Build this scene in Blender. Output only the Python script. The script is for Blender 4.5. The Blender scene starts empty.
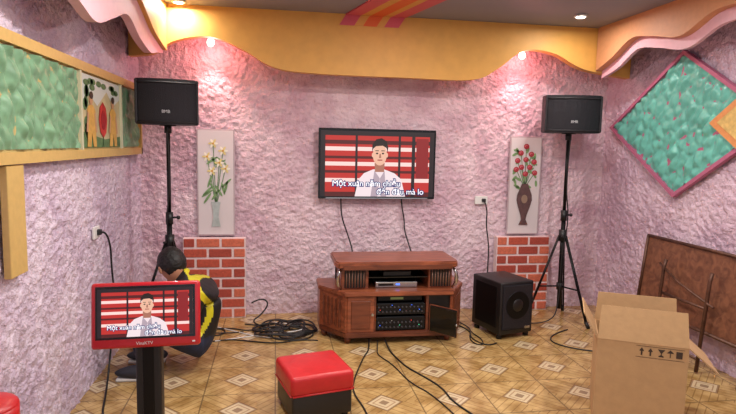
import bpy, bmesh, math, random
from mathutils import Matrix, Vector, noise
random.seed(4)
S=bpy.context.scene
try:
    S.view_settings.view_transform='Standard'
except Exception: pass
COL=S.collection

# ---------------------------------------------------------------- materials
def lin(c):
    out=[]
    for v in c:
        v=v/255.
        out.append(v/12.92 if v<=0.04045 else ((v+0.055)/1.055)**2.4)
    return (*out,1)
MATS={}
def mat(name,c,rough=.6,metal=0,bump=0,bscale=30,var=0,emit=0,coat=0,spec=.5):
    if name in MATS: return MATS[name]
    m=bpy.data.materials.new(name);m.use_nodes=True
    nt=m.node_tree;b=nt.nodes['Principled BSDF']
    col=lin(c)
    b.inputs['Base Color'].default_value=col
    b.inputs['Roughness'].default_value=rough
    b.inputs['Metallic'].default_value=metal
    b.inputs['Specular IOR Level'].default_value=spec
    b.inputs['Coat Weight'].default_value=coat
    if emit:
        b.inputs['Emission Color'].default_value=col
        b.inputs['Emission Strength'].default_value=emit
        b.inputs['Base Color'].default_value=(0.01,0.01,0.01,1)
    tc=nt.nodes.new('ShaderNodeTexCoord')
    n=nt.nodes.new('ShaderNodeTexNoise');n.inputs['Scale'].default_value=bscale;n.inputs['Detail'].default_value=4
    nt.links.new(tc.outputs['Object'],n.inputs['Vector'])
    if var and not emit:
        r=nt.nodes.new('ShaderNodeValToRGB')
        r.color_ramp.elements[0].position=.3;r.color_ramp.elements[1].position=.7
        r.color_ramp.elements[0].color=tuple(col[i]*(1-var) for i in range(3))+(1,)
        r.color_ramp.elements[1].color=tuple(min(1,col[i]*(1+var)) for i in range(3))+(1,)
        nt.links.new(n.outputs['Fac'],r.inputs['Fac']);nt.links.new(r.outputs['Color'],b.inputs['Base Color'])
    if bump:
        bp=nt.nodes.new('ShaderNodeBump');bp.inputs['Strength'].default_value=bump;bp.inputs['Distance'].default_value=.01
        nt.links.new(n.outputs['Fac'],bp.inputs['Height']);nt.links.new(bp.outputs['Normal'],b.inputs['Normal'])
    MATS[name]=m
    return m
def wood(name,c1,c2,rough=.3,scale=3.,axis='X'):
    m=bpy.data.materials.new(name);m.use_nodes=True;nt=m.node_tree;b=nt.nodes['Principled BSDF']
    tc=nt.nodes.new('ShaderNodeTexCoord');mp=nt.nodes.new('ShaderNodeMapping')
    mp.inputs['Scale'].default_value=(1,6,6) if axis=='X' else (6,6,1)
    n=nt.nodes.new('ShaderNodeTexNoise');n.inputs['Scale'].default_value=scale;n.inputs['Detail'].default_value=6;n.inputs['Distortion'].default_value=1.
    r=nt.nodes.new('ShaderNodeValToRGB');r.color_ramp.elements[0].color=lin(c1);r.color_ramp.elements[1].color=lin(c2)
    r.color_ramp.elements[0].position=.35;r.color_ramp.elements[1].position=.65
    nt.links.new(tc.outputs['Object'],mp.inputs['Vector']);nt.links.new(mp.outputs['Vector'],n.inputs['Vector'])
    nt.links.new(n.outputs['Fac'],r.inputs['Fac']);nt.links.new(r.outputs['Color'],b.inputs['Base Color'])
    b.inputs['Roughness'].default_value=rough
    return m
def stucco(name,c1,c2):
    m=bpy.data.materials.new(name);m.use_nodes=True;nt=m.node_tree;b=nt.nodes['Principled BSDF']
    tc=nt.nodes.new('ShaderNodeTexCoord')
    n=nt.nodes.new('ShaderNodeTexNoise');n.inputs['Scale'].default_value=2.5;n.inputs['Detail'].default_value=8;n.inputs['Roughness'].default_value=.7
    r=nt.nodes.new('ShaderNodeValToRGB');r.color_ramp.elements[0].color=lin(c1);r.color_ramp.elements[1].color=lin(c2)
    r.color_ramp.elements[0].position=.4;r.color_ramp.elements[1].position=.6
    nt.links.new(tc.outputs['Object'],n.inputs['Vector']);nt.links.new(n.outputs['Fac'],r.inputs['Fac'])
    nt.links.new(r.outputs['Color'],b.inputs['Base Color'])
    n2=nt.nodes.new('ShaderNodeTexNoise');n2.inputs['Scale'].default_value=42;n2.inputs['Detail'].default_value=4;n2.inputs['Roughness'].default_value=.6
    nt.links.new(tc.outputs['Object'],n2.inputs['Vector'])
    bp=nt.nodes.new('ShaderNodeBump');bp.inputs['Strength'].default_value=1.;bp.inputs['Distance'].default_value=.028
    nt.links.new(n2.outputs['Fac'],bp.inputs['Height']);nt.links.new(bp.outputs['Normal'],b.inputs['Normal'])
    b.inputs['Roughness'].default_value=.42
    return m
def tile_floor():
    m=bpy.data.materials.new('floor_tile');m.use_nodes=True;nt=m.node_tree;b=nt.nodes['Principled BSDF']
    N=nt.nodes.new;Lk=nt.links.new
    tc=N('ShaderNodeTexCoord')
    def M(op,a,bb=None,c=None):
        n=N('ShaderNodeMath');n.operation=op
        for i,v in enumerate((a,bb,c)):
            if v is None: continue
            if isinstance(v,(int,float)): n.inputs[i].default_value=v
            else: Lk(v,n.inputs[i])
        return n.outputs[0]
    sp=N('ShaderNodeSeparateXYZ');Lk(tc.outputs['Object'],sp.inputs[0])
    T=.42
    ux=M('DIVIDE',sp.outputs[0],T);uy=M('DIVIDE',sp.outputs[1],T)
    fx=M('SUBTRACT',M('FRACT',ux),.5);fy=M('SUBTRACT',M('FRACT',uy),.5)
    ax=M('ABSOLUTE',fx);ay=M('ABSOLUTE',fy)
    d=M('ADD',ax,ay)
    dia=M('LESS_THAN',d,.25);ring=M('LESS_THAN',M('ABSOLUTE',M('SUBTRACT',d,.25)),.024)
    ring2=M('LESS_THAN',M('ABSOLUTE',M('SUBTRACT',d,.16)),.014)
    core=M('LESS_THAN',d,.08)
    q=M('GREATER_THAN',M('MULTIPLY',fx,fy),0)
    s1=M('FRACT',M('MULTIPLY',M('ADD',fx,fy),7.));s2=M('FRACT',M('MULTIPLY',M('SUBTRACT',fx,fy),7.))
    st=M('ADD',M('MULTIPLY',q,s2),M('MULTIPLY',M('SUBTRACT',1.,q),s1))
    line=M('LESS_THAN',st,.15)
    grout=M('GREATER_THAN',M('MAXIMUM',ax,ay),.490)
    nz=N('ShaderNodeTexNoise');nz.inputs['Scale'].default_value=9;nz.inputs['Detail'].default_value=6
    Lk(tc.outputs['Object'],nz.inputs['Vector'])
    r=N('ShaderNodeValToRGB');r.color_ramp.elements[0].color=lin((152,118,68));r.color_ramp.elements[1].color=lin((200,168,112))
    r.color_ramp.elements[0].position=.35;r.color_ramp.elements[1].position=.65
    Lk(nz.outputs['Fac'],r.inputs['Fac'])
    cur=r.outputs['Color']
    def mix(fac,col,cur,k=1.):
        x=N('ShaderNodeMix');x.data_type='RGBA'
        Lk(M('MULTIPLY',fac,k),x.inputs[0]);Lk(cur,x.inputs[6]);x.inputs[7].default_value=lin(col)
        return x.outputs[2]
    cur=mix(line,(108,74,40),cur,.5)
    cur=mix(dia,(214,198,164),cur,.75)
    cur=mix(ring,(112,76,48),cur,.7)
    cur=mix(ring2,(150,112,78),cur,.7)
    cur=mix(core,(112,76,52),cur,.7)
    cur=mix(grout,(100,80,56),cur,.75)
    Lk(cur,b.inputs['Base Color'])
    b.inputs['Roughness'].default_value=.22
    bp=N('ShaderNodeBump');bp.inputs['Strength'].default_value=.15;bp.inputs['Distance'].default_value=.004
    Lk(M('SUBTRACT',M('MULTIPLY',nz.outputs['Fac'],.4),grout),bp.inputs['Height']);Lk(bp.outputs['Normal'],b.inputs['Normal'])
    return m

# ---------------------------------------------------------------- mesh builder
class Ob:
    def __init__(s,name,loc=(0,0,0),rz=0):
        s.name=name;s.loc=loc;s.rz=rz;s.bm=bmesh.new();s.mats=[];s.M=Matrix.Identity(4)
    def mi(s,m):
        if m not in s.mats: s.mats.append(m)
        return s.mats.index(m)
    def merge(s,t,m,M=None,smooth=False):
        i=s.mi(m)
        for f in t.faces: f.material_index=i;f.smooth=smooth
        if M is not None: t.transform(M)
        t.transform(s.M)
        me=bpy.data.meshes.new('tmp');t.to_mesh(me);t.free()
        s.bm.from_mesh(me);bpy.data.meshes.remove(me)
    def box(s,c,d,m,bev=0,rot=(0,0,0),seg=2):
        t=bmesh.new();bmesh.ops.create_cube(t,size=1)
        t.transform(Matrix.Diagonal((*d,1)))
        if bev: bmesh.ops.bevel(t,geom=t.edges[:],offset=bev,segments=seg,affect='EDGES',profile=.5)
        R=Matrix.Rotation(rot[2],4,'Z')@Matrix.Rotation(rot[1],4,'Y')@Matrix.Rotation(rot[0],4,'X')
        s.merge(t,m,Matrix.Translation(c)@R,smooth=bool(bev) and seg>2)
    def b2(s,lo,hi,m,bev=0):
        s.box([(lo[i]+hi[i])/2 for i in range(3)],[abs(hi[i]-lo[i]) for i in range(3)],m,bev)
    def cyl(s,p,q,r,m,r2=None,seg=20,smooth=True):
        p=Vector(p);q=Vector(q);d=q-p
        t=bmesh.new();bmesh.ops.create_cone(t,cap_ends=True,segments=seg,radius1=r,radius2=r if r2 is None else r2,depth=d.length)
        M=Matrix.Translation((p+q)/2)@d.to_track_quat('Z','Y').to_matrix().to_4x4()
        i=s.mi(m)
        for f in t.faces: f.smooth=smooth and len(f.verts)==4;f.material_index=i
        t.transform(M);t.transform(s.M)
        me=bpy.data.meshes.new('tmp');t.to_mesh(me);t.free();s.bm.from_mesh(me);bpy.data.meshes.remove(me)
    def ell(s,c,d,m,rot=(0,0,0),u=20,v=14,fn=None):
        t=bmesh.new();bmesh.ops.create_uvsphere(t,u_segments=u,v_segments=v,radius=1)
        if fn:
            for w in t.verts: w.co=fn(w.co)
        t.transform(Matrix.Diagonal((*d,1)))
        R=Matrix.Rotation(rot[2],4,'Z')@Matrix.Rotation(rot[1],4,'Y')@Matrix.Rotation(rot[0],4,'X')
        s.merge(t,m,Matrix.Translation(c)@R,smooth=True)
    def poly(s,pts,m):
        t=bmesh.new();t.faces.new([t.verts.new(p) for p in pts]);s.merge(t,m)
    def prism(s,pts,a,b,m,axis='z',bev=0):
        t=bmesh.new()
        def P(p,h): return {'z':(p[0],p[1],h),'y':(p[0],h,p[1]),'x':(h,p[0],p[1])}[axis]
        lo=[t.verts.new(P(p,a)) for p in pts];hi=[t.verts.new(P(p,b)) for p in pts]
        n=len(pts);t.faces.new(lo[::-1]);t.faces.new(hi)
        for i in range(n): t.faces.new((lo[i],lo[(i+1)%n],hi[(i+1)%n],hi[i]))
        bmesh.ops.recalc_face_normals(t,faces=t.faces)
        if bev: bmesh.ops.bevel(t,geom=t.edges[:],offset=bev,segments=2,affect='EDGES')
        s.merge(t,m)
    def tube(s,pts,rad,m,seg=10):
        pts=[Vector(p) for p in pts]
        if not hasattr(rad,'__len__'): rad=[rad]*len(pts)
        t=bmesh.new();rings=[];up=Vector((.13,.27,.95)).normalized()
        for i,p in enumerate(pts):
            tg=(pts[min(i+1,len(pts)-1)]-pts[max(i-1,0)]).normalized()
            x=tg.cross(up)
            if x.length<.1: x=tg.cross(Vector((1,0,0)))
            x.normalize();y=tg.cross(x).normalized()
            rings.append([t.verts.new(p+(x*math.cos(2*math.pi*k/seg)+y*math.sin(2*math.pi*k/seg))*rad[i]) for k in range(seg)])
        for a,b in zip(rings,rings[1:]):
            for k in range(seg): t.faces.new((a[k],a[(k+1)%seg],b[(k+1)%seg],b[k]))
        t.faces.new(rings[0][::-1]);t.faces.new(rings[-1])
        bmesh.ops.recalc_face_normals(t,faces=t.faces)
        s.merge(t,m,smooth=True)
    def text(s,txt,size,M,m,ext=.0002,bold=0.0):
        cu=bpy.data.curves.new('t','FONT');cu.body=txt;cu.size=size;cu.extrude=ext;cu.offset=bold
        o=bpy.data.objects.new('t',cu);COL.objects.link(o)
        me=bpy.data.meshes.new_from_object(o.evaluated_get(bpy.context.evaluated_depsgraph_get()))
        t=bmesh.new();t.from_mesh(me);bpy.data.objects.remove(o);bpy.data.curves.remove(cu);bpy.data.meshes.remove(me)
        s.merge(t,m,M)
    def done(s,parent=None):
        me=bpy.data.meshes.new(s.name);s.bm.to_mesh(me);s.bm.free()
        for m in s.mats: me.materials.append(m)
        o=bpy.data.objects.new(s.name,me);COL.objects.link(o);o.location=s.loc;o.rotation_euler=(0,0,s.rz)
        if parent: o.parent=parent
        return o

black=mat('black_plastic',(24,24,27),.45)
blackm=mat('black_metal',(20,20,22),.35,.6)
rubber=mat('cable_rubber',(14,14,15),.5)
white=mat('white_plastic',(225,225,222),.4)
silver=mat('silver_metal',(190,190,192),.25,1.)
pinkwall=stucco('stucco_pink',(214,178,194),(242,216,226))
lavwall=stucco('stucco_lavender',(208,186,210),(238,222,238))
rwall=stucco('stucco_mauve',(202,172,192),(232,206,222))

# ---------------------------------------------------------------- room shell
XL,XR,YB,ZC,YF=-1.12,3.05,5.0,2.53,-.9
def hgt(p):
    a=noise.noise(p*22);b=noise.noise(p*44+Vector((5,9,2)))
    return .013*max(0,a+.25)+.0115*(b+.42)
def stucco_wall(name,along,const,a0,a1,m,sgn):
    st=.0115
    na=int((a1-a0)/st);nz=int(ZC/st)
    vs=[];fs=[]
    for i in range(na+1):
        A=a0+(a1-a0)*i/na
        for k in range(nz+1):
            Z=ZC*k/nz
            h=hgt(Vector((A,const*3,Z)))*sgn
            vs.append((A,const+h,Z) if along=='x' else (const+h,A,Z))
    w=nz+1
    for i in range(na):
        for k in range(nz):
            fs.append((i*w+k,(i+1)*w+k,(i+1)*w+k+1,i*w+k+1))
    if along=='y':
        n=len(vs)
        vs+= [(const+.008*sgn,a0,0),(const+.008*sgn,YF,0),(const+.008*sgn,YF,ZC),(const+.008*sgn,a0,ZC)]
        fs.append((n,n+1,n+2,n+3))
    me=bpy.data.meshes.new(name);me.from_pydata(vs,[],fs);me.materials.append(m)
    me.polygons.foreach_set('use_smooth',[True]*len(me.polygons))
    o=bpy.data.objects.new(name,me);COL.objects.link(o)
    return o
stucco_wall('wall_back','x',YB,XL-.02,XR+.02,pinkwall,-1)
stucco_wall('wall_left','y',XL,1.8,YB,lavwall,1)
stucco_wall('wall_right','y',XR,1.8,YB,rwall,-1)
o=Ob('floor');o.b2((XL-.1,YF,-.05),(XR+.1,YB+.1,0),tile_floor());o.done()
greyc=mat('ceiling_grey',(138,138,148),.7)
o=Ob('ceiling');o.b2((XL-.1,YF,ZC),(XR+.1,YB+.1,ZC+.06),greyc);o.done()

# ---------------------------------------------------------------- valances
yel=mat('valance_yellow',(214,160,78),.55,bump=.15,bscale=12,var=.05)
orng=mat('valance_orange',(208,148,104),.55,var=.05)
pnk=mat('valance_pink',(222,176,188),.55,var=.04)
def smooth_pts(ctrl,n=10):
    out=[]
    for i in range(len(ctrl)-1):
        p0=ctrl[max(i-1,0)];p1=ctrl[i];p2=ctrl[i+1];p3=ctrl[min(i+2,len(ctrl)-1)]
        for k in range(n):
            t=k/n
            out.append(tuple(.5*((2*p1[j])+(-p0[j]+p2[j])*t+(2*p0[j]-5*p1[j]+4*p2[j]-p3[j])*t*t+(-p0[j]+3*p1[j]-3*p2[j]+p3[j])*t**3) for j in range(len(p1))))
    out.append(tuple(ctrl[-1]));return out
def wave_board(o,ctrl,top,c0,c1,axis,m):
    pts=smooth_pts(ctrl,8)
    t=bmesh.new()
    def P(a,z,h): return (a,h,z) if axis=='y' else (h,a,z)
    A=[[t.verts.new(P(a,z,h)) for a,z in pts] for h in (c0,c1)]
    B=[[t.verts.new(P(a,top,h)) for a,z in pts] for h in (c0,c1)]
    for i in range(len(pts)-1):
        for s in (0,1): t.faces.new((A[s][i],A[s][i+1],B[s][i+1],B[s][i]))
        t.faces.new((A[0][i],A[0][i+1],A[1][i+1],A[1][i]));t.faces.new((B[0][i],B[0][i+1],B[1][i+1],B[1][i]))
    for e in (0,-1): t.faces.new((A[0][e],A[1][e],B[1][e],B[0][e]))
    bmesh.ops.recalc_face_normals(t,faces=t.faces)
    o.merge(t,m)
o=Ob('trim_1')
wave_board(o,[(-1.1,2.13),(-.92,2.16),(-.76,2.26),(-.5,2.30),(-.25,2.21),(-.02,2.09),(.30,2.055),(1.0,2.05),(1.6,2.055),(1.82,2.15),(2.05,2.31),(2.32,2.30),(2.6,2.18),(3.03,2.12)],ZC-.002,4.64,4.72,'y',yel)
o.done()
o=Ob('trim_2')
wave_board(o,[(1.0,2.05),(1.6,2.0),(2.1,2.08),(2.45,2.16),(2.75,2.1),(3.0,2.06),(3.3,2.14),(3.6,2.22),(3.9,2.14),(4.2,2.1),(4.4,2.13),(4.63,2.16)],ZC-.002,-.90,-.85,'x',pnk)
wave_board(o,[(1.0,2.2),(3.0,2.3),(3.4,2.42),(3.8,2.36),(4.2,2.24),(4.63,2.18)],ZC-.002,-.85,-.82,'x',yel)
o.done()
o=Ob('trim_3')
wave_board(o,[(1.0,2.3),(2.0,2.36),(2.6,2.31),(3.0,2.37),(3.3,2.38),(3.6,2.28),(3.9,2.33),(4.15,2.36),(4.4,2.25),(4.63,2.17)],ZC-.002,2.70,2.76,'x',orng)
wave_board(o,[(1.0,2.22),(2.0,2.28),(2.6,2.23),(3.0,2.29),(3.3,2.30),(3.6,2.20),(3.9,2.25),(4.15,2.28),(4.4,2.17),(4.63,2.11)],ZC-.002,2.76,2.79,'x',pnk)
o.done()
o=Ob('trim_4')
spk=mat('stripe_pink',(204,88,104),.6);sor=mat('stripe_orange',(220,102,50),.6)
stripes=[(.54,spk),(.66,yel),(.73,sor),(.84,yel),(.90,spk)]
for i,(x,m) in enumerate(stripes):
    w=(stripes[i+1][0] if i+1<len(stripes) else 1.02)-x
    o.prism([(x,4.638),(x+w,4.638),(x+w+.35,3.2),(x+.35,3.2)],ZC-.012,ZC-.001,m)
    o.prism([(x,ZC-.012),(x+w,ZC-.012),(x+w-.05,ZC-.09),(x-.05,ZC-.09)],4.632,4.639,m,axis='y')
o.done()

# ---------------------------------------------------------------- lamps
dl=mat('downlight_glow',(255,246,228),emit=9)
def downlight(x,y,power,col=(1,.93,.87),z=ZC):
    o=Ob('ceiling_downlight',(x,y,z-.003))
    o.cyl((0,0,-.012),(0,0,0),.05,white,seg=28);o.cyl((0,0,-.016),(0,0,-.011),.034,dl,seg=24)
    ob=o.done()
    l=bpy.data.lights.new('downlight_lamp','AREA');l.shape='DISK';l.size=.12;l.energy=power;l.color=col
    lo=bpy.data.objects.new('lamp',l);COL.objects.link(lo);lo.location=(0,0,-.025);lo.parent=ob
for x,y in ((-.715,4.53),(2.32,4.24)): downlight(x,y,8)
for x,y in ((-.1,2.6),(1.05,3.3),(2.1,2.4),(.9,1.0)): downlight(x,y,28)  # out-of-view downlights, added to brighten the room
for x,zb in ((-.52,2.29),(2.12,2.305)):
    o=Ob('accent_spotlight',(x,4.84,zb))
    o.cyl((0,0,.0),(0,0,ZC-zb-.002),.012,white,seg=12)
    o.ell((0,0,-.0),(.03,.03,.035),mat('accent_glow',(255,180,165),emit=9))
    ob=o.done()
    l=bpy.data.lights.new('accent_lamp','POINT');l.energy=4.2;l.color=(1,.30,.28);l.shadow_soft_size=.03
    lo=bpy.data.objects.new('lamp',l);COL.objects.link(lo);lo.location=(0,-.02,-.07);lo.parent=ob
    l=bpy.data.lights.new('accent_spot','SPOT');l.energy=15;l.color=(1,.55,.50);l.spot_size=math.radians(80);l.spot_blend=.8;l.shadow_soft_size=.05
    lo=bpy.data.objects.new('spot',l);COL.objects.link(lo);lo.location=(0,-.02,-.06);lo.rotation_euler=(math.radians(14),0,0);lo.parent=ob

# ---------------------------------------------------------------- relief helper
def relief(o,poly_in,origin,ux,uz,nrm,w,h,m,amp,sc,res=.012):
    t=bmesh.new();nu=int(w/res);nv=int(h/res);V={}
    for i in range(nu+1):
        for k in range(nv+1):
            u=w*i/nu;v=h*k/nv
            p=Vector((u*sc,v*sc*.8+u*sc*.4,1.7))
            d=noise.voronoi(p)[0]
            z=amp*(min(1,(d[1]-d[0])*1.5)+.35*noise.noise(p*2.5))
            V[i,k]=t.verts.new(Vector(origin)+Vector(ux)*u+Vector(uz)*v+Vector(nrm)*max(z,-.004))
    for i in range(nu):
        for k in range(nv):
            if poly_in((i+.5)*w/nu,(k+.5)*h/nv): t.faces.new((V[i,k],V[i+1,k],V[i+1,k+1],V[i,k+1]))
    bmesh.ops.delete(t,geom=[v for v in t.verts if not v.link_faces],context='VERTS')
    o.merge(t,m,smooth=True)
green=mat('relief_green',(116,158,124),.42,var=.2,bscale=14)
teal=mat('relief_teal',(104,182,168),.32,var=.15,bscale=10)
gold=mat('frame_gold',(186,168,110),.5,var=.08)
tan=mat('frame_tan',(200,168,100),.5,var=.06)
o=Ob('framed_wall_relief',(XL+.024,0,0))
Y0,Y1,Z0,Z1=2.3,4.86,1.39,1.93
o.b2((0,Y0,Z0),(.012,Y1,Z1),gold)
for a,b in (((0,Y0,Z1-.05),(.035,Y1,Z1)),((0,Y0,Z0),(.035,Y1,Z0+.05)),((0,Y1-.035,Z0),(.035,Y1,Z1))):
    o.b2(a,b,tan)
fw_=mat('frame_pale',(206,206,176),.5)
for y in (3.42,4.26): o.b2((0,y,Z0+.05),(.03,y+.025,Z1-.05),fw_)
relief(o,lambda u,v:True,(.014,2.34,Z0+.06),(0,1,0),(0,0,1),(1,0,0),1.06,.42,green,.024,13,res=.009)
relief(o,lambda u,v:True,(.014,4.30,Z0+.06),(0,1,0),(0,0,1),(1,0,0),.50,.42,green,.024,13,res=.009)
o.b2((.013,3.47,Z0+.06),(.018,4.25,Z1-.06),mat('picture_backdrop',(190,180,140),.6,var=.2,bscale=6))
pg=mat('picture_green',(84,116,74),.7,var=.3,bscale=30);pr=mat('picture_red',(186,50,44),.6,var=.2);py=mat('picture_robe',(204,160,80),.6,var=.15);ps=mat('picture_skin',(190,146,110),.6);pd=mat('picture_dark',(60,44,34),.7)
def disc(o,x,cy,cz,ry,rz,m,n=18,th=.002,ax='x',rot=0):
    pts=[]
    for k in range(n):
        a=2*math.pi*k/n;u=ry*math.cos(a);v=rz*math.sin(a)
        pts.append((cy+u*math.cos(rot)-v*math.sin(rot),cz+u*math.sin(rot)+v*math.cos(rot)))
    o.prism(pts,x,x+th if ax=='x' else x-th,m,axis=ax)
o.prism([(3.47,1.66),(3.6,1.76),(3.75,1.70),(3.95,1.80),(4.1,1.72),(4.25,1.77),(4.25,1.87),(3.47,1.87)],.0182,.0188,mat('picture_sky',(198,206,200),.6),axis='x')
o.prism([(3.47,1.45),(4.25,1.45),(4.25,1.52),(3.9,1.50),(3.47,1.54)],.0182,.0188,pg,axis='x')
for k in range(10): disc(o,.019,3.5+random.random()*.72,Z1-.09-random.random()*.04,.05,.018,pg)
for k in range(8): disc(o,.019,3.5+random.random()*.06,1.5+random.random()*.32,.035,.035,pg)
for cy,hs in ((3.62,0),(4.07,.01)):
    o.prism([(cy-.085,1.455),(cy-.02,1.455),(cy+.0,1.54),(cy+.03,1.455),(cy+.085,1.455),(cy+.07,1.6),(cy+.075,1.67),(cy+.03,1.70),(cy-.03,1.70),(cy-.075,1.67),(cy-.06,1.6)],.0215,.0235,py,axis='x')
    disc(o,.0215,cy,1.735,.03,.038,ps);disc(o,.0238,cy,1.756,.032,.022,pd)
    o.prism([(cy-.1,1.54),(cy-.075,1.66),(cy-.05,1.65),(cy-.07,1.54)],.0236,.0242,ps,axis='x')
    o.prism([(cy+.1,1.54),(cy+.075,1.66),(cy+.05,1.65),(cy+.07,1.54)],.0236,.0242,ps,axis='x')
disc(o,.0215,3.85,1.62,.085,.11,pr,8);disc(o,.0238,3.85,1.62,.045,.06,mat('picture_red2',(150,24,32),.6))
o.b2((.0215,3.845,1.46),(.0225,3.858,1.52),pg)
o.done()
o=Ob('trim_5',(XL+.022,0,0));o.b2((0,2.50,.92),(.03,2.66,1.385),tan,.004);o.done()

o=Ob('diamond_wall_relief',(XR-.026,3.93,1.70))
hw,hh=.90,.55
mauve=mat('frame_mauve',(178,100,130),.5,var=.08)
def diamond(o,cy,cz,a,b,x0,x1,m): o.prism([(cy-a,cz),(cy,cz-b),(cy+a,cz),(cy,cz+b)],x0,x1,m,axis='x')
diamond(o,0,0,hw,hh,-.002,-.014,mauve)
for s1,s2 in ((1,1),(1,-1),(-1,1),(-1,-1)):
    k=.94
    o.prism([(s1*hw,0),(0,s2*hh),(0,s2*hh*k),(s1*hw*k,0)],-.014,-.038,mauve,axis='x')
relief(o,lambda u,v:abs(u-hw)/hw+abs(v-hh)/hh<.94,(-.015,-hw,-hh),(0,1,0),(0,0,1),(-1,0,0),2*hw,2*hh,teal,.028,11,res=.009)
diamond(o,-.70,.0,.37,.25,-.044,-.050,mat('inner_orange',(216,146,90),.5,var=.1))
diamond(o,-.70,.0,.29,.19,-.050,-.056,mat('inner_yellow',(212,180,110),.5,var=.2))
o.done()

# ---------------------------------------------------------------- brick pillars
bricks=[mat('brick_a',(186,84,64),.8,bump=.3,bscale=60,var=.15),mat('brick_b',(168,72,58),.8,bump=.3,bscale=60,var=.15),mat('brick_c',(204,108,82),.8,bump=.3,bscale=60,var=.15)]
mort=mat('mortar',(234,212,212),.9,bump=.3,bscale=80)
def pillar(x,w):
    o=Ob('brick_pillar',(x,YB-.08,0))
    rows=8;rh=.695/rows
    o.b2((-w/2+.004,-.018,0),(w/2-.004,.05,.69),mort)
    for r in range(rows):
        z=r*rh;off=(r%2)*.1
        a=-w/2-off
        while a<w/2-.001:
            b=min(a+.205,w/2+(.02 if r%2 else 0));s=max(a,-w/2)
            if b-s>.03: o.b2((s+.010,-.026,z+.009),(b-.010,.03,z+rh-.009),random.choice(bricks),.005)
            a+=.205
    o.done()
pillar(-.51,.52);pillar(2.25,.52)

# ---------------------------------------------------------------- flower panels
def flower_panel(x,kind):
    o=Ob('flower_picture',(x,YB-.042,1.155))
    bg=mat('panel_white',(218,210,212),.35,var=.03,bscale=4);ed=mat('panel_edge',(186,168,174),.4)
    o.b2((-.155,0,-.45),(.155,.012,.45),ed,.003);o.b2((-.143,-.004,-.438),(.143,0,.438),bg)
    D=lambda cx,cz,rx,rz,m,l,rot=0,n=14: disc(o,-.0045-l*.0012,cx,cz,rx,rz,m,n,.0011,'y',rot)
    st=mat('paint_stem',(88,128,80),.6);lf=mat('paint_leaf',(120,156,104),.6,var=.2)
    def stem(p,q,l=1):
        d=Vector((q[0]-p[0],q[1]-p[1])).normalized();n=(-d[1]*.003,d[0]*.003)
        o.prism([(p[0]-n[0],p[1]-n[1]),(q[0]-n[0],q[1]-n[1]),(q[0]+n[0],q[1]+n[1]),(p[0]+n[0],p[1]+n[1])],-.0045-l*.0012,-.0056-l*.0012,st,axis='y')
    if kind==0:
        fl=mat('lily_yellow',(224,208,140),.6,var=.1);fw=mat('lily_white',(244,240,224),.6)
        vs=mat('glass_paint',(176,188,186),.3,var=.15)
        heads=[(-.02,.33),(.06,.27),(-.07,.22),(.03,.17),(-.03,.1),(.08,.12)]
        for h in heads: stem((0,-.2),h)
        for k in range(14):
            a=random.uniform(-1,1);D(random.uniform(-.08,.09),random.uniform(-.15,.2),.010,.055,lf,2,a)
        for h in heads:
            for k in range(6): D(h[0]+.02*math.cos(k*1.05),h[1]+.02*math.sin(k*1.05),.021,.009,fl if k%2 else fw,3+k%2*.5,k*1.05)
            D(h[0],h[1],.008,.008,mat('lily_core',(206,150,60),.6),6)
        o.prism([(-.04,-.16),(-.03,-.2),(-.02,-.29),(-.038,-.37),(.038,-.37),(.02,-.29),(.03,-.2),(.04,-.16)],-.012,-.014,vs,axis='y')
    else:
        fr=mat('rose_red',(172,44,60),.6,var=.2);fp=mat('rose_pink',(206,104,114),.6)
        vs=mat('vase_dark',(96,72,72),.35,var=.2)
        heads=[(0,.36),(-.05,.3),(.05,.29),(-.08,.23),(0,.24),(.08,.22),(-.04,.17),(.04,.17),(-.09,.15),(.0,.11),(.09,.12)]
        for k in range(26): D(random.uniform(-.11,.11),random.uniform(-.02,.33),.012,.03,lf,1.5,random.uniform(-1.4,1.4))
        for h in heads: stem((0,-.02),h)
        for h in heads:
            D(h[0],h[1],.027,.025,fr,3,0,9);D(h[0]-.004,h[1]+.004,.015,.013,fp,4,.4,7);D(h[0],h[1],.007,.006,fr,5)
        pf=[(.03,.02),(.045,-.02),(.07,-.08),(.075,-.13),(.055,-.2),(.03,-.27),(.022,-.31),(.045,-.36)]
        o.prism([(-a,b) for a,b in pf]+[(a,b) for a,b in pf[::-1]],-.012,-.014,vs,axis='y')
        D(0,-.12,.03,.04,mat('vase_pattern',(150,126,108),.4),9)
    o.done()
flower_panel(-.50,0);flower_panel(2.255,1)

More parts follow.
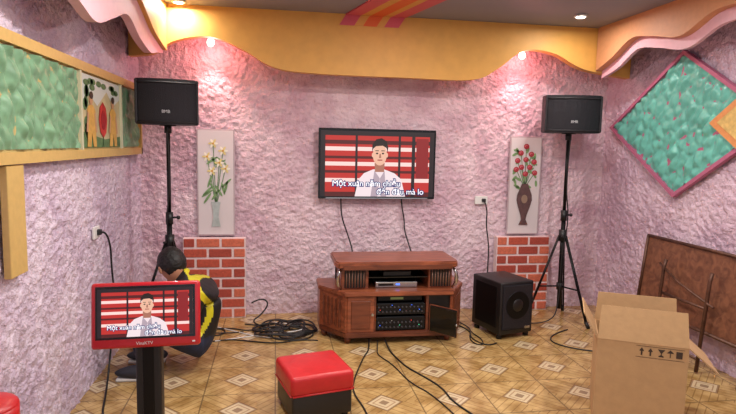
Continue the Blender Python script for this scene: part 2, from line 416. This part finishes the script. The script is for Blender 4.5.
# ---------------------------------------------------------------- screen picture
def em(name,c,e=1.0): return mat(name,c,emit=e)
def screen_image(o,w,h,y,k):
    def Pg(pts,m,l): o.poly([((p[0]-.5)*w,y-l*.0006,(p[1]-.5)*h) for p in pts],m)
    def R(x0,z0,x1,z1,m,l): Pg([(x0,z0),(x1,z0),(x1,z1),(x0,z1)],m,l)
    def E(cx,cz,rx,rz,m,l,n=22): Pg([(cx+rx*math.cos(2*math.pi*i/n),cz+rz*math.sin(2*math.pi*i/n)) for i in range(n)],m,l)
    red=em('scr_red',(192,44,40),1.0*k);dred=em('scr_dark_red',(84,20,24),k);pk=em('scr_pale',(236,200,194),1.2*k);dk=em('scr_dark',(30,20,28),k)
    R(0,0,1,1,red,0)
    for z0,z1,m in ((.93,1,dk),(.80,.86,dred),(.70,.76,pk),(.58,.62,dred),(.47,.53,pk),(.36,.40,dred),(.22,.28,pk),(.0,.07,dred)):
        R(0,z0,1,z1,m,1)
    for x0,x1 in ((.0,.04),(.30,.32),(.68,.70),(.80,.83),(.96,1.)): R(x0,.0,x1,1,dk,2)
    R(.84,.28,.95,.9,em('scr_crimson',(140,24,30),k),2)
    suit=em('scr_suit',(228,210,214),1.15*k);sh=em('scr_suit_shade',(180,160,172),1.0*k);sk=em('scr_skin',(226,176,150),1.1*k);hr=em('scr_hair',(30,18,16),k);skd=em('scr_skin_shade',(170,112,92),k)
    Pg([(.30,0),(.33,.26),(.38,.36),(.46,.42),(.56,.42),(.65,.36),(.71,.27),(.75,0)],suit,3)
    Pg([(.44,0),(.47,.4),(.52,.28),(.50,0)],sh,4);Pg([(.58,0),(.56,.4),(.52,.28),(.53,0)],sh,4)
    Pg([(.475,.38),(.555,.38),(.56,.52),(.47,.52)],skd,5)
    E(.515,.645,.062,.165,sk,6)
    Pg([(.445,.68),(.448,.80),(.48,.88),(.53,.90),(.575,.85),(.588,.76),(.583,.68),(.572,.75),(.54,.785),(.48,.775),(.458,.74)],hr,7)
    E(.452,.64,.008,.035,sk,7);E(.579,.64,.008,.035,sk,7)
    for x in (.49,.542): E(x,.665,.011,.013,hr,8,10);R(x-.015,.70,x+.015,.712,hr,8)
    Pg([(.512,.66),(.523,.66),(.528,.595),(.507,.595)],skd,8)
    R(.495,.555,.538,.572,em('scr_lips',(160,60,60),k),8)
    out=em('scr_caption_edge',(20,36,110),k);tx=em('scr_caption',(250,250,252),1.3*k)
    Rm=Matrix.Rotation(math.pi/2,4,'X')
    for txt,x,z in (('Một xuân năm chiều',.10,.16),('đến đâu mà lo',.49,.035)):
        o.text(txt,h*.125,Matrix.Translation(((x-.5)*w,y-.0062,(z-.5)*h))@Rm,out,.0001,h*.012)
        o.text(txt,h*.125,Matrix.Translation(((x-.5)*w,y-.0074,(z-.5)*h))@Rm,tx,.0001,h*.0)
o=Ob('wall_mounted_television',(.872,YB-.085,1.335))
gloss=mat('gloss_black',(10,10,12),.12)
o.box((0,0,0),(1.03,.035,.605),gloss,.006)
o.box((0,.03,0),(.6,.03,.36),black,.01);o.b2((-.2,.03,-.15),(.2,.055,.15),blackm)
o.box((0,-.016,-.296),(.9,.008,.008),silver)
screen_image(o,.995,.562,-.0185,1.05)
o.done()

mon_red=mat('monitor_red',(190,24,38),.3,coat=.4)
o=Ob('karaoke_touch_screen',(-.57,2.62,0))
o.M=Matrix.Translation((0,0,.724))@Matrix.Rotation(math.radians(-9),4,'X')@Matrix.Rotation(math.radians(-1),4,'Y')
o.box((0,0,0),(.465,.035,.29),mon_red,.014,seg=3)
o.box((0,.025,0),(.36,.035,.2),black,.01)
o.b2((-.212,-.0195,-.103),(.212,-.0175,.130),gloss)
o.M=o.M@Matrix.Translation((0,0,.013))
screen_image(o,.405,.212,-.020,1.0)
o.M=o.M@Matrix.Translation((0,0,-.013))
o.text('VinaKTV',.02,Matrix.Translation((-.042,-.0185,-.130))@Matrix.Rotation(math.pi/2,4,'X'),white)
o.box((.205,-.019,-.124),(.012,.004,.006),white)
o.M=Matrix.Identity(4)
o.box((0,.05,.64),(.08,.06,.16),black,.008)
o.box((0,.045,.32),(.112,.07,.56),black,.01)
o.box((0,.045,.32),(.05,.076,.54),blackm,.004)
o.box((0,.03,.02),(.36,.34,.04),black,.012)
o.done()

# ---------------------------------------------------------------- speakers on stands
def speaker(x,y,zb,w,h,rz,angs):
    e=bpy.data.objects.new('speaker_on_tripod_stand',None);COL.objects.link(e);e.location=(x,y,0)
    o=Ob('speaker_cabinet',(0,0,zb),rz)
    body=mat('speaker_body',(26,24,30),.55,bump=.2,bscale=120);gr=mat('speaker_grille',(32,30,38),.5,.3,bump=.6,bscale=260)
    n=10
    plan=[(-w/2+.0,.02)]
    for i in range(n+1):
        u=-1+2*i/n;plan.append((u*w/2,-.10-.05*(1-u*u)))
    plan+=[(w/2,.02),(w*.33,.17),(-w*.33,.17)]
    o.prism(plan,0,h,body,bev=.006)
    gp=[]
    for i in range(n+1):
        u=-1+2*i/n;gp.append((u*(w/2-.02),-.112-.05*(1-u*u)))
    gp+=[(w/2-.02,-.07),(-w/2+.02,-.07)]
    o.prism(gp,.025,h-.035,gr)
    for zz in (.018,h-.028):
        o.tube([(u*(w/2-.01),-.108-.052*(1-u*u),zz) for u in [-1+2*i/12 for i in range(13)]],.006,body,6)
    for sx in (-1,1): o.box((sx*(w/2-.008),-.09,h/2),(.018,.05,h*.96),body,.005)
    o.text('BMB',.03,Matrix.Translation((-.035,-.166,.08))@Matrix.Rotation(math.pi/2,4,'X'),mat('logo_grey',(200,200,205),.4),.001)
    o.done(e)
    s=Ob('tripod_stand')
    s.cyl((0,0,.1),(0,0,.95),.019,blackm);s.cyl((0,0,.9),(0,0,zb+.01),.0145,blackm)
    s.cyl((0,0,.88),(0,0,.97),.027,black);s.cyl((.02,0,.93),(.06,0,.93),.008,black);s.ell((.065,0,.93),(.015,.015,.015),black)
    s.cyl((0,0,.70),(0,0,.80),.034,black);s.cyl((0,0,.27),(0,0,.33),.03,black);s.cyl((-.02,-.03,.75),(-.03,-.07,.75),.008,black)
    s.cyl((0,0,zb-.06),(0,0,zb),.026,black);s.cyl((0,0,zb-.008),(0,0,zb+.0),.06,blackm)
    for a in angs:
        a=math.radians(a);c=math.cos(a);d=math.sin(a);L=.29
        for off in (-.008,.008):
            px,py=-d*off,c*off
            s.cyl((c*.03+px,d*.03+py,.75),(c*L+px,d*L+py,.022),.0075,blackm,seg=10)
        s.cyl((c*.03,d*.03,.30),(c*L*.62,d*L*.62,.30),.007,blackm,seg=10)
        s.cyl((c*L*.96,d*L*.96,.05),(c*(L+.02),d*(L+.02),.0),.015,rubber,seg=12)
    s.done(e)
speaker(-.785,4.42,1.615,.43,.32,math.radians(8),(-30,90,210))
speaker(2.47,4.60,1.635,.465,.31,math.radians(-12),(-65,55,175))

# ---------------------------------------------------------------- TV cabinet
w1=wood('cabinet_wood',(112,58,38),(158,88,58),.3,4);w2=wood('cabinet_wood_dark',(88,44,30),(120,64,42),.3,4)
inner=mat('cabinet_inside',(14,11,11),.5)
o=Ob('tv_cabinet',(.92,4.40,0))
base=[(-.40,-.27),(.42,-.27),(.57,-.02),(.57,.2),(-.58,.2),(-.58,-.02)]
o.prism(base,.05,.09,w2,bev=.005);o.prism([(a*1.02,b*1.03) for a,b in base],.37,.405,w1,bev=.006)
o.prism([(-.46,-.24),(.46,-.24),(.48,-.18),(.48,.2),(-.48,.2),(-.48,-.18)],.575,.625,w1,bev=.01)
o.prism([(-.42,-.25),(.42,-.25),(.44,-.2),(-.44,-.2)],.565,.60,w2,bev=.004)
o.b2((-.57,.18,.09),(.56,.2,.37),inner);o.b2((-.44,.17,.405),(.44,.19,.575),inner)
o.b2((-.39,-.26,.09),(-.185,-.235,.37),w1,.006);o.b2((-.36,-.268,.12),(-.215,-.26,.335),w2,.004)
o.cyl((-.20,-.28,.23),(-.20,-.258,.23),.01,silver)
for sx,xa,xb in ((-1,-.395,-.57),(1,.415,.56)):
    d=Vector((xb-xa,.245,0));c=((xa+xb)/2,-.135,.23)
    rz=math.atan2(d.y,d.x)
    o.box(c,(d.length,.022,.28),w1,.004,rot=(0,0,rz))
    nrm=Vector((d.y,-d.x,0)).normalized()
    if nrm.y>0: nrm=-nrm
    dd=d.normalized()
    for k in range(5):
        p=Vector(c)+nrm*.014+dd*((k-2)*d.length*.15)
        o.box(p,(.018,.014,.22),w2,.006,rot=(0,0,rz),seg=2)
    o.b2((xb-.01,-.02,.09),(xb+.01,.19,.37),w1)
o.b2((-.19,-.25,.09),(-.17,.18,.37),w2);o.b2((.22,-.25,.09),(.24,.18,.37),w2)
o.b2((.24,-.24,.09),(.42,-.232,.37),inner)
o.box((.325,-.36,.195),(.23,.012,.20),gloss,.004,rot=(0,0,math.radians(-48)))
o.box((.325,-.352,.195),(.245,.008,.215),w2,.004,rot=(0,0,math.radians(-48)))
o.cyl((.392,-.452,.19),(.402,-.462,.19),.008,silver)
for sx in (-1,1):
    a,b=(-.43,-.22) if sx<0 else (.25,.44)
    o.b2((a,-.18,.405),(b,.17,.575),w1,.006)
    cx=(a+b)/2
    slat=mat('grille_bronze',(150,120,104),.3,.6)
    o.box((cx,-.183,.49),(.16,.01,.145),inner,.003)
    for k in range(7): o.cyl((cx+(k-3)*.022,-.19,.422),(cx+(k-3)*.022,-.19,.558),.006,slat,seg=10)
    ex=a if sx<0 else b
    o.tube([(ex,-.19,.41),(ex+sx*.025,-.20,.45),(ex+sx*.03,-.2,.49),(ex+sx*.025,-.2,.53),(ex,-.19,.57)],[.009,.014,.016,.014,.009],silver,10)
o.b2((-.22,-.16,.485),(.25,.17,.493),gloss)
for x,y in ((-.38,-.22),(.40,-.22),(-.54,.14),(.53,.14),(-.54,-.02),(.53,-.02)):
    o.cyl((x,y,0),(x,y,.052),.02,w2,.03)
amp=mat('amp_face',(18,18,21),.35,.4)
blue=em('led_blue',(60,110,255),3);grn=em('led_green',(90,230,170),2);redl=em('led_red',(255,60,50),2);gk=mat('knob_grey',(84,84,92),.35,.5)
for z,hh in ((.095,.105),(.215,.09)):
    o.b2((-.16,-.235,z),(.21,.12,z+hh),amp,.004)
    o.b2((-.165,-.242,z+.004),(.215,-.234,z+hh-.004),amp,.002)
    for r in range(2):
        for k in range(12):
            x=-.148+k*.0305;zz=z+.028+r*.036
            o.cyl((x,-.254,zz),(x,-.241,zz),.006,gk,seg=10)
            if (k*3+r)%5==0: o.b2((x+.010,-.2435,zz+.01),(x+.015,-.242,zz+.014),random.choice([blue,grn,white,redl]))
o.b2((-.15,-.2,.312),(.2,.12,.355),amp,.004);o.b2((-.05,-.203,.325),(.05,-.2,.342),em('led_panel',(120,120,70),.6))
o.b2((-.16,-.15,.406),(.17,.12,.45),silver,.004);o.b2((-.14,-.152,.42),(-.02,-.15,.438),gloss);o.b2((.0,-.152,.425),(.03,-.15,.435),blue)
o.b2((-.10,-.14,.494),(.12,.1,.53),black,.004)
o.done()

# ---------------------------------------------------------------- subwoofer
o=Ob('subwoofer',(1.83,4.34,0),math.radians(15))
sub=mat('sub_black',(20,18,20),.4,bump=.15,bscale=90)
o.box((0,0,.245),(.32,.38,.42),sub,.012,seg=3)
for x in (-.13,.13):
    for y in (-.15,.15): o.cyl((x,y,0),(x,y,.045),.022,rubber)
o.box((0,-.193,.255),(.28,.012,.36),mat('speaker_grille',(40,38,46),.5),.01)
o.cyl((0,-.19,.27),(0,-.203,.27),.11,blackm,seg=32);o.ell((0,-.202,.27),(.05,.012,.05),sub)
o.box((-.162,0,.25),(.006,.28,.33),blackm,.003)
o.box((.1,-.201,.085),(.05,.004,.02),silver)
o.done()

# ---------------------------------------------------------------- stools
o=Ob('upholstered_stool',(.215,3.12,0),math.radians(14))
lr=mat('leather_red',(192,34,38),.38,bump=.25,bscale=14,var=.08);lb=mat('leather_black',(26,24,26),.4,bump=.25,bscale=14)
o.box((0,0,.10),(.34,.33,.15),lb,.012,seg=3)
for x in (-.14,.14):
    for y in (-.13,.13): o.cyl((x,y,0),(x,y,.035),.018,rubber)
o.box((0,0,.215),(.362,.35,.115),lr,.026,seg=4)
o.ell((0,0,.262),(.155,.15,.02),lr)
for s_ in (-1,1):
    o.tube([(-.17,s_*.172,.165),(.17,s_*.172,.165)],.005,lr,6);o.tube([(s_*.178,-.165,.165),(s_*.178,.165,.165)],.005,lr,6)
o.done()
o=Ob('round_red_stool',(-.975,2.03,0))
o.cyl((0,0,.53),(0,0,.59),.105,lr,seg=32);o.ell((0,0,.59),(.105,.105,.03),lr);o.cyl((0,0,.51),(0,0,.53),.095,black,seg=32)
for a in (45,135,225,315):
    a=math.radians(a);o.cyl((.07*math.cos(a),.07*math.sin(a),.52),(.09*math.cos(a),.09*math.sin(a),0),.011,silver)
o.done()

# ---------------------------------------------------------------- cardboard box
cb=mat('cardboard',(184,148,106),.8,bump=.15,bscale=25,var=.05);ink=mat('print_ink',(60,44,34),.7)
o=Ob('cardboard_box',(1.995,2.81,0),math.radians(-28))
W,D,Hh,T=.44,.36,.49,.006
o.b2((-W/2,-D/2,0),(W/2,D/2,T),cb)
o.b2((-W/2,-D/2,T),(W/2,-D/2+T,Hh),cb);o.b2((-W/2,D/2-T,T),(W/2,D/2,Hh),cb)
o.b2((-W/2,-D/2+T,T),(-W/2+T,D/2-T,Hh),cb);o.b2((W/2-T,-D/2+T,T),(W/2,D/2-T,Hh),cb)
def flap(hx,hy,length,fl,ang,rz):
    t=bmesh.new();n=[(-length/2,0,0),(length/2,0,0),(length/2-.012,0,fl),(-length/2+.012,0,fl)]
    lo=[t.verts.new((a,-T/2,c)) for a,b,c in n];hi=[t.verts.new((a,T/2,c)) for a,b,c in n]
    t.faces.new(lo[::-1]);t.faces.new(hi)
    for i in range(4): t.faces.new((lo[i],lo[(i+1)%4],hi[(i+1)%4],hi[i]))
    bmesh.ops.recalc_face_normals(t,faces=t.faces)
    o.merge(t,cb,Matrix.Translation((hx,hy,Hh))@Matrix.Rotation(rz,4,'Z')@Matrix.Rotation(ang,4,'X'))
flap(0,-D/2,W,.18,math.radians(-12),0)
flap(0,D/2,W,.17,math.radians(-4),0)
flap(W/2,0,D,.19,math.radians(130),math.radians(90))
flap(-W/2,0,D,.15,math.radians(-30),math.radians(90))
yy=-D/2-.0012;zo=-.012
for k in range(5):
    x=-.01+k*.042
    if k in (0,1): pp=[(x+.004,.44),(x+.012,.44),(x+.012,.462),(x+.02,.462),(x+.008,.482),(x-.004,.462),(x+.004,.462)]
    elif k==2: pp=[(x+.005,.44),(x+.03,.44),(x+.03,.445),(x+.02,.45),(x+.02,.46),(x+.035,.48),(x,.48),(x+.015,.46),(x+.015,.45),(x+.005,.445)]
    elif k==3: pp=[(x,.465),(x+.018,.483),(x+.036,.465),(x+.02,.465),(x+.02,.442),(x+.016,.442),(x+.016,.465)]
    else: pp=[(x+.003,.442),(x+.033,.442),(x+.033,.478),(x+.003,.478)]
    o.prism([(a,b+zo) for a,b in pp],yy,yy-.0005,ink,axis='y')
o.b2((-.03,yy-.0004,.416),(.20,yy,.418),ink);o.b2((-.03,yy-.0004,.476),(.20,yy,.478),ink)
o.done()

# ---------------------------------------------------------------- folded table against the right wall
o=Ob('folding_table',(2.91,3.6,0))
tb=wood('table_brown',(98,60,44),(134,88,64),.45,3)
steel=mat('rusty_steel',(96,66,54),.45,.5,var=.3,bscale=20)
o.M=Matrix.Translation((0,0,.26))@Matrix.Rotation(math.radians(6),4,'Y')
o.box((0,-.05,.29),(.028,1.15,.57),tb,.008)
for z in (.01,.57): o.tube([(-.02,-.62,z),(-.02,.52,z)],.012,steel,8)
for y in (-.62,.52): o.tube([(-.02,y,.01),(-.02,y,.57)],.012,steel,8)
o.M=Matrix.Identity(4)
for y in (.18,-.28):
    o.tube([(-.045,y,.70),(-.055,y+.005,.64),(-.09,y+.02,.013)],.013,steel,8)
o.tube([(-.085,.20,.10),(-.085,-.27,.10)],.010,steel,8)
o.tube([(-.06,.185,.45),(-.06,-.28,.45)],.010,steel,8)
o.tube([(-.05,.24,.66),(-.05,.02,.56),(-.07,-.34,.48)],.009,steel,8)
for y in (.45,-.55): o.tube([(.0,y,.29),(-.03,y,.011)],.011,steel,8)
o.done()

# ---------------------------------------------------------------- outlets
o=Ob('wall_outlet',(XL+.022,3.70,.93));o.box((.006,0,0),(.014,.11,.075),white,.004);o.box((.02,.01,0),(.03,.035,.035),black,.006);o.done()
o=Ob('wall_outlet',(1.85,YB-.024,1.02));o.box((0,-.006,0),(.12,.014,.075),white,.004);o.box((.02,-.02,0),(.035,.025,.03),black,.005);o.done()

# ---------------------------------------------------------------- cables
def cable(name,pts,r=.005,m=rubber):
    cu=bpy.data.curves.new(name,'CURVE');cu.dimensions='3D';cu.bevel_depth=r;cu.bevel_resolution=2;cu.resolution_u=8
    sp=cu.splines.new('NURBS');sp.points.add(len(pts)-1);sp.use_endpoint_u=True;sp.order_u=3
    for i,p in enumerate(pts): sp.points[i].co=(*p,1)
    cu.materials.append(m)
    o=bpy.data.objects.new(name,cu);COL.objects.link(o)
f=.006
cable('tv_power_cable',[(.56,4.95,1.06),(.56,4.94,.95),(.57,4.93,.86),(.62,4.93,.72),(.66,4.90,.6),(.67,4.8,.45),(.67,4.70,.3)],.006)
cable('tv_signal_cable',[(1.1,4.95,1.06),(1.1,4.94,.97),(1.13,4.94,.85),(1.13,4.93,.75),(1.17,4.9,.62),(1.18,4.70,.5)],.006)
cable('outlet_cable',[(1.87,4.95,1.02),(1.90,4.93,.95),(1.89,4.93,.8),(1.93,4.93,.6),(1.92,4.92,.4),(1.9,4.85,.15),(1.9,4.7,f)],.006)
cable('wall_socket_cable',[(-1.06,3.71,.93),(-1.04,3.72,.93),(-1.02,3.74,.84),(-1.03,3.78,.7),(-1.02,3.8,.5),(-1.03,3.75,.25),(-1.02,3.6,.03),(-.98,3.4,f),(-.92,3.1,f),(-.8,2.9,f)],.006)
coil=[]
for i in range(90):
    a=i*.62;r=.11+.06*math.sin(i*1.3)+.04*math.cos(i*.7)
    coil.append((.09+r*1.5*math.cos(a),4.47+r*1.4*math.sin(a)+.03*math.sin(i*.4),.008+.045*((i*7)%5)/5))
cable('coiled_cable',coil,.0065)
cable('coiled_cable',[(-.25,4.7,f),(-.1,4.62,f),(.05,4.66,.02),(.1,4.5,f),(.28,4.46,.02),(.30,4.35,f),(.2,4.25,f),(.0,4.3,f),(-.1,4.45,f),(.1,4.58,f)],.0055)
cable('coiled_cable',[(-.2,4.78,.16),(-.12,4.8,.2),(-.05,4.8,.15),(-.12,4.76,.06),(-.2,4.72,.02),(-.1,4.6,f),(.05,4.5,f)],.0065)
cable('coiled_cable',[(-.62,4.5,f),(-.5,4.62,f),(-.38,4.55,f),(-.42,4.42,f),(-.55,4.44,f),(-.5,4.58,.014),(-.34,4.6,f),(-.2,4.5,f),(-.05,4.62,f)],.005)
cable('white_cable',[(-.6,4.75,f),(-.3,4.5,f),(-.1,4.35,f),(.12,4.3,f),(.28,4.42,f),(.2,4.6,f),(-.05,4.55,f)],.004,white)
cable('white_cable',[(-.05,4.75,f),(.08,4.62,.02),(.22,4.66,f),(.26,4.5,.02),(.12,4.38,.03),(-.06,4.44,f),(-.2,4.38,f),(-.45,4.3,f)],.004,white)
cable('floor_cable',[(.70,4.15,.03),(.68,4.0,f),(.63,3.9,f),(.58,3.75,f),(.50,3.5,f),(.46,3.3,f),(.52,3.0,f),(.50,2.7,f)],.005)
cable('floor_cable',[(.82,4.12,.03),(.82,3.98,f),(.85,3.8,f),(.88,3.65,f),(.95,3.5,f),(1.03,3.3,f),(1.03,3.1,f),(1.15,2.8,f),(1.2,2.5,f)],.0055)
cable('floor_cable',[(.76,4.12,.03),(.74,4.0,f),(.72,3.9,f),(.8,3.7,f),(.84,3.4,f),(.95,3.2,f),(1.0,2.9,f)],.004)
cable('floor_cable',[(1.52,4.5,f),(1.58,4.36,f),(1.52,4.2,f),(1.55,4.05,f),(1.62,4.0,f),(1.68,4.05,f)],.005)
cable('floor_cable',[(1.55,4.6,f),(1.6,4.45,f),(1.56,4.3,.012),(1.6,4.15,f),(1.56,4.0,f),(1.48,4.08,f),(1.53,4.24,f)],.004)
cable('floor_cable',[(-.7,4.2,f),(-.4,4.35,f),(-.2,4.28,f),(0,4.2,f),(.2,4.28,f),(.32,4.24,f)],.005)
cable('floor_cable',[(2.4,4.3,f),(2.2,4.2,f),(2.1,4.0,f),(2.3,3.8,f),(2.5,3.75,f)],.005)
cable('speaker_cable',[(2.47,4.56,1.6),(2.45,4.57,1.2),(2.50,4.56,.9),(2.44,4.55,.6),(2.43,4.52,.2),(2.34,4.45,f),(2.15,4.5,f)],.005)
cable('speaker_cable',[(-.785,4.38,1.6),(-.765,4.38,1.2),(-.805,4.38,.9),(-.765,4.38,.5),(-.7,4.38,.1),(-.5,4.45,f),(-.25,4.5,f)],.005)

# ---------------------------------------------------------------- crouching man
def person():
    e=bpy.data.objects.new('crouching_man',None);COL.objects.link(e);e.location=(0,0,0)
    J={'pel':((-.50,3.80,.23),.135),'wai':((-.455,3.80,.33),.13),'che':((-.465,3.80,.45),.15),'uch':((-.52,3.80,.545),.125),
       'nec':((-.59,3.81,.61),.078),'nk2':((-.63,3.82,.645),.060),
       'sl':((-.52,3.635,.525),.088),'el':((-.55,3.575,.33),.058),'wl':((-.80,3.62,.415),.032),
       'sr':((-.52,3.965,.525),.088),'er':((-.55,4.02,.33),.058),'wr':((-.80,3.98,.415),.032),
       'hl':((-.50,3.70,.20),.105),'tl':((-.68,3.67,.31),.088),'kl':((-.86,3.645,.40),.066),'cl':((-.84,3.65,.25),.058),'al':((-.80,3.655,.085),.042),
       'hr':((-.50,3.90,.20),.105),'tr':((-.68,3.93,.31),.088),'kr':((-.86,3.955,.40),.066),'cr':((-.84,3.95,.25),.058),'ar':((-.80,3.945,.085),.042)}
    names=list(J);idx={n:i for i,n in enumerate(names)}
    E=[('pel','wai'),('wai','che'),('che','uch'),('uch','nec'),('nec','nk2'),('uch','sl'),('sl','el'),('el','wl'),('uch','sr'),('sr','er'),('er','wr'),
       ('pel','hl'),('hl','tl'),('tl','kl'),('kl','cl'),('cl','al'),('pel','hr'),('hr','tr'),('tr','kr'),('kr','cr'),('cr','ar')]
    me=bpy.data.meshes.new('b');me.from_pydata([J[n][0] for n in names],[(idx[a],idx[b]) for a,b in E],[])
    o=bpy.data.objects.new('b',me);COL.objects.link(o)
    o.modifiers.new('s','SKIN')
    for i,n in enumerate(names):
        v=me.skin_vertices[0].data[i];v.radius=(J[n][1],J[n][1]);v.use_root=(n=='pel')
    sb=o.modifiers.new('ss','SUBSURF');sb.levels=4;sb.render_levels=4
    dg=bpy.context.evaluated_depsgraph_get();m2=bpy.data.meshes.new_from_object(o.evaluated_get(dg))
    bpy.data.objects.remove(o)
    jk=mat('jacket_black',(16,16,18),.6,bump=.4,bscale=18);jy=mat('jacket_yellow',(206,196,30),.5);jn=mat('jeans_navy',(34,40,62),.8,var=.25,bscale=20,bump=.4);sk=mat('skin',(176,124,96),.5)
    m2.materials.clear()
    for m in (jk,jn,sk,jy): m2.materials.append(m)
    legs={'hl','tl','kl','cl','al','hr','tr','kr','cr','ar'}
    segs=[(Vector(J[a][0]),Vector(J[b][0]),a,b) for a,b in E]
    for p in m2.polygons:
        c=p.center;best=(9,0,'','',0)
        for A,B,a,b in segs:
            d=B-A;t=max(0,min(1,(c-A).dot(d)/d.length_squared));dist=(A+d*t-c).length/((J[a][1]+J[b][1])/2)
            if dist<best[0]:
                la=1 if b in legs else 0
                if (a,b)==('pel','wai'): la=1 if t<.1 else 0
                if b=='nk2': la=2 if t>.55 else 0
                best=(dist,la,a,b,t)
        la,a,b,t=best[1:];p.use_smooth=True
        if la==1 and c.x>-.56 and c.z>.25: la=0
        if la==0:
            xx=-.385-2.7*(c.z-.43)**2
            if c.z>.24 and b not in('wl','wr') and abs(c.x-(xx-.03))<.020: la=3
            if b in('el','er') and .50<t<.64: la=3
            if b=='nk2' and .35<t<.55: la=3
        p.material_index=la
    m2.name='body';bo=bpy.data.objects.new('body',m2);COL.objects.link(bo);bo.parent=e
    h=Ob('head');h.M=Matrix.Translation((-.668,3.835,.682))@Matrix.Rotation(math.radians(-52),4,'Z')@Matrix.Rotation(math.radians(-38),4,'Y')
    hair=mat('hair_black',(14,12,12),.5,bump=.8,bscale=60)
    def hf(v):
        v=v.copy()
        if v.z<0: v.x*=1-.12*(-v.z);v.y*=1-.28*(-v.z)
        if v.x<-.6: v.x=-.6-(abs(v.x)-.6)*.75
        return v
    h.ell((0,0,0),(.095,.075,.115),sk,fn=hf,u=28,v=20)
    h.ell((-.092,0,-.012),(.018,.012,.024),sk);h.ell((-.083,0,-.055),(.01,.022,.007),mat('lips',(150,84,76),.5))
    for s_ in (-1,1):
        h.ell((-.082,s_*.03,.012),(.008,.013,.007),white);h.ell((-.088,s_*.03,.012),(.004,.006,.006),hair)
        h.box((-.088,s_*.03,.032),(.008,.03,.005),hair,.002);h.ell((-.008,s_*.085,-.01),(.015,.008,.026),sk)
    def hairf(v):
        v=v.copy()
        if v.z<0:
            if v.x<-.25: v.z*=.08
            elif v.x<.1: v.z*=.08+.82*(v.x+.25)/.35
            else: v.z*=.9
        if v.x<-.45: v.z=max(v.z,.30)
        return v*(1+.04*noise.noise(v*6))
    h.ell((.008,0,.018),(.106,.088,.114),hair,fn=hairf,u=36,v=26)
    h.done(e)
    for nm,y,s_ in (('hand_left',3.62,-1),('hand_right',3.98,1)):
        g=Ob(nm,(-.845,y,.425))
        g.ell((0,0,0),(.048,.038,.016),sk,rot=(0,math.radians(-10),0))
        for k,L in enumerate((.062,.072,.068,.052)):
            yy=(-.027+k*.018)
            g.tube([(-.03,yy,.0),(-.055,yy*1.1,.004),(-.055-L*.45,yy*1.15,-.008),(-.055-L*.65,yy*1.15,-.035),(-.055-L*.6,yy*1.12,-.05)],[.009,.009,.008,.0075,.006],sk,8)
        g.tube([(.0,-s_*.03,-.002),(-.02,-s_*.05,-.006),(-.045,-s_*.058,-.015),(-.062,-s_*.056,-.025)],[.012,.011,.0095,.007],sk,8)
        g.tube([(.045,0,-.006),(.02,0,-.002)],[.034,.03],jk,12)
        g.done(e)
    for nm,y in (('shoe_left',3.65),('shoe_right',3.95)):
        g=Ob(nm,(-.86,y,0))
        sw=mat('shoe_white',(206,206,204),.6);sd=mat('shoe_dark',(40,42,52),.6)
        def sf(v):
            v=v.copy();v.z=max(v.z,-.6)
            if v.x<0: v.z*=1-.35*(-v.x)
            return v
        g.ell((0,0,.048),(.135,.05,.048),sd,fn=sf);g.b2((-.12,-.043,0),(.12,.043,.022),sw,.01)
        g.cyl((.06,0,.06),(.06,0,.10),.045,sw,.04)
        g.done(e)
person()

# ---------------------------------------------------------------- light
wd=bpy.data.worlds.new('World');S.world=wd;wd.use_nodes=True
bgn=wd.node_tree.nodes['Background'];bgn.inputs[0].default_value=(.93,.93,1.0,1);bgn.inputs[1].default_value=.74

# ---------------------------------------------------------------- camera
P=math.radians(6.2);Yw=math.radians(9.2);Rr=math.radians(1.2)
fw=Vector((math.sin(Yw)*math.cos(P),math.cos(Yw)*math.cos(P),-math.sin(P)))
rt=Vector((math.cos(Yw),-math.sin(Yw),0));up=rt.cross(fw)
r2=rt*math.cos(Rr)+up*math.sin(Rr);u2=up*math.cos(Rr)-rt*math.sin(Rr)
cam=bpy.data.cameras.new('camera');co=bpy.data.objects.new('camera',cam);COL.objects.link(co)
Mx=Matrix((r2,u2,-fw)).transposed().to_4x4();Mx.translation=(0,0,1.5);co.matrix_world=Mx
cam.sensor_width=36;cam.lens=36*572/736;cam.clip_start=.05
S.camera=co
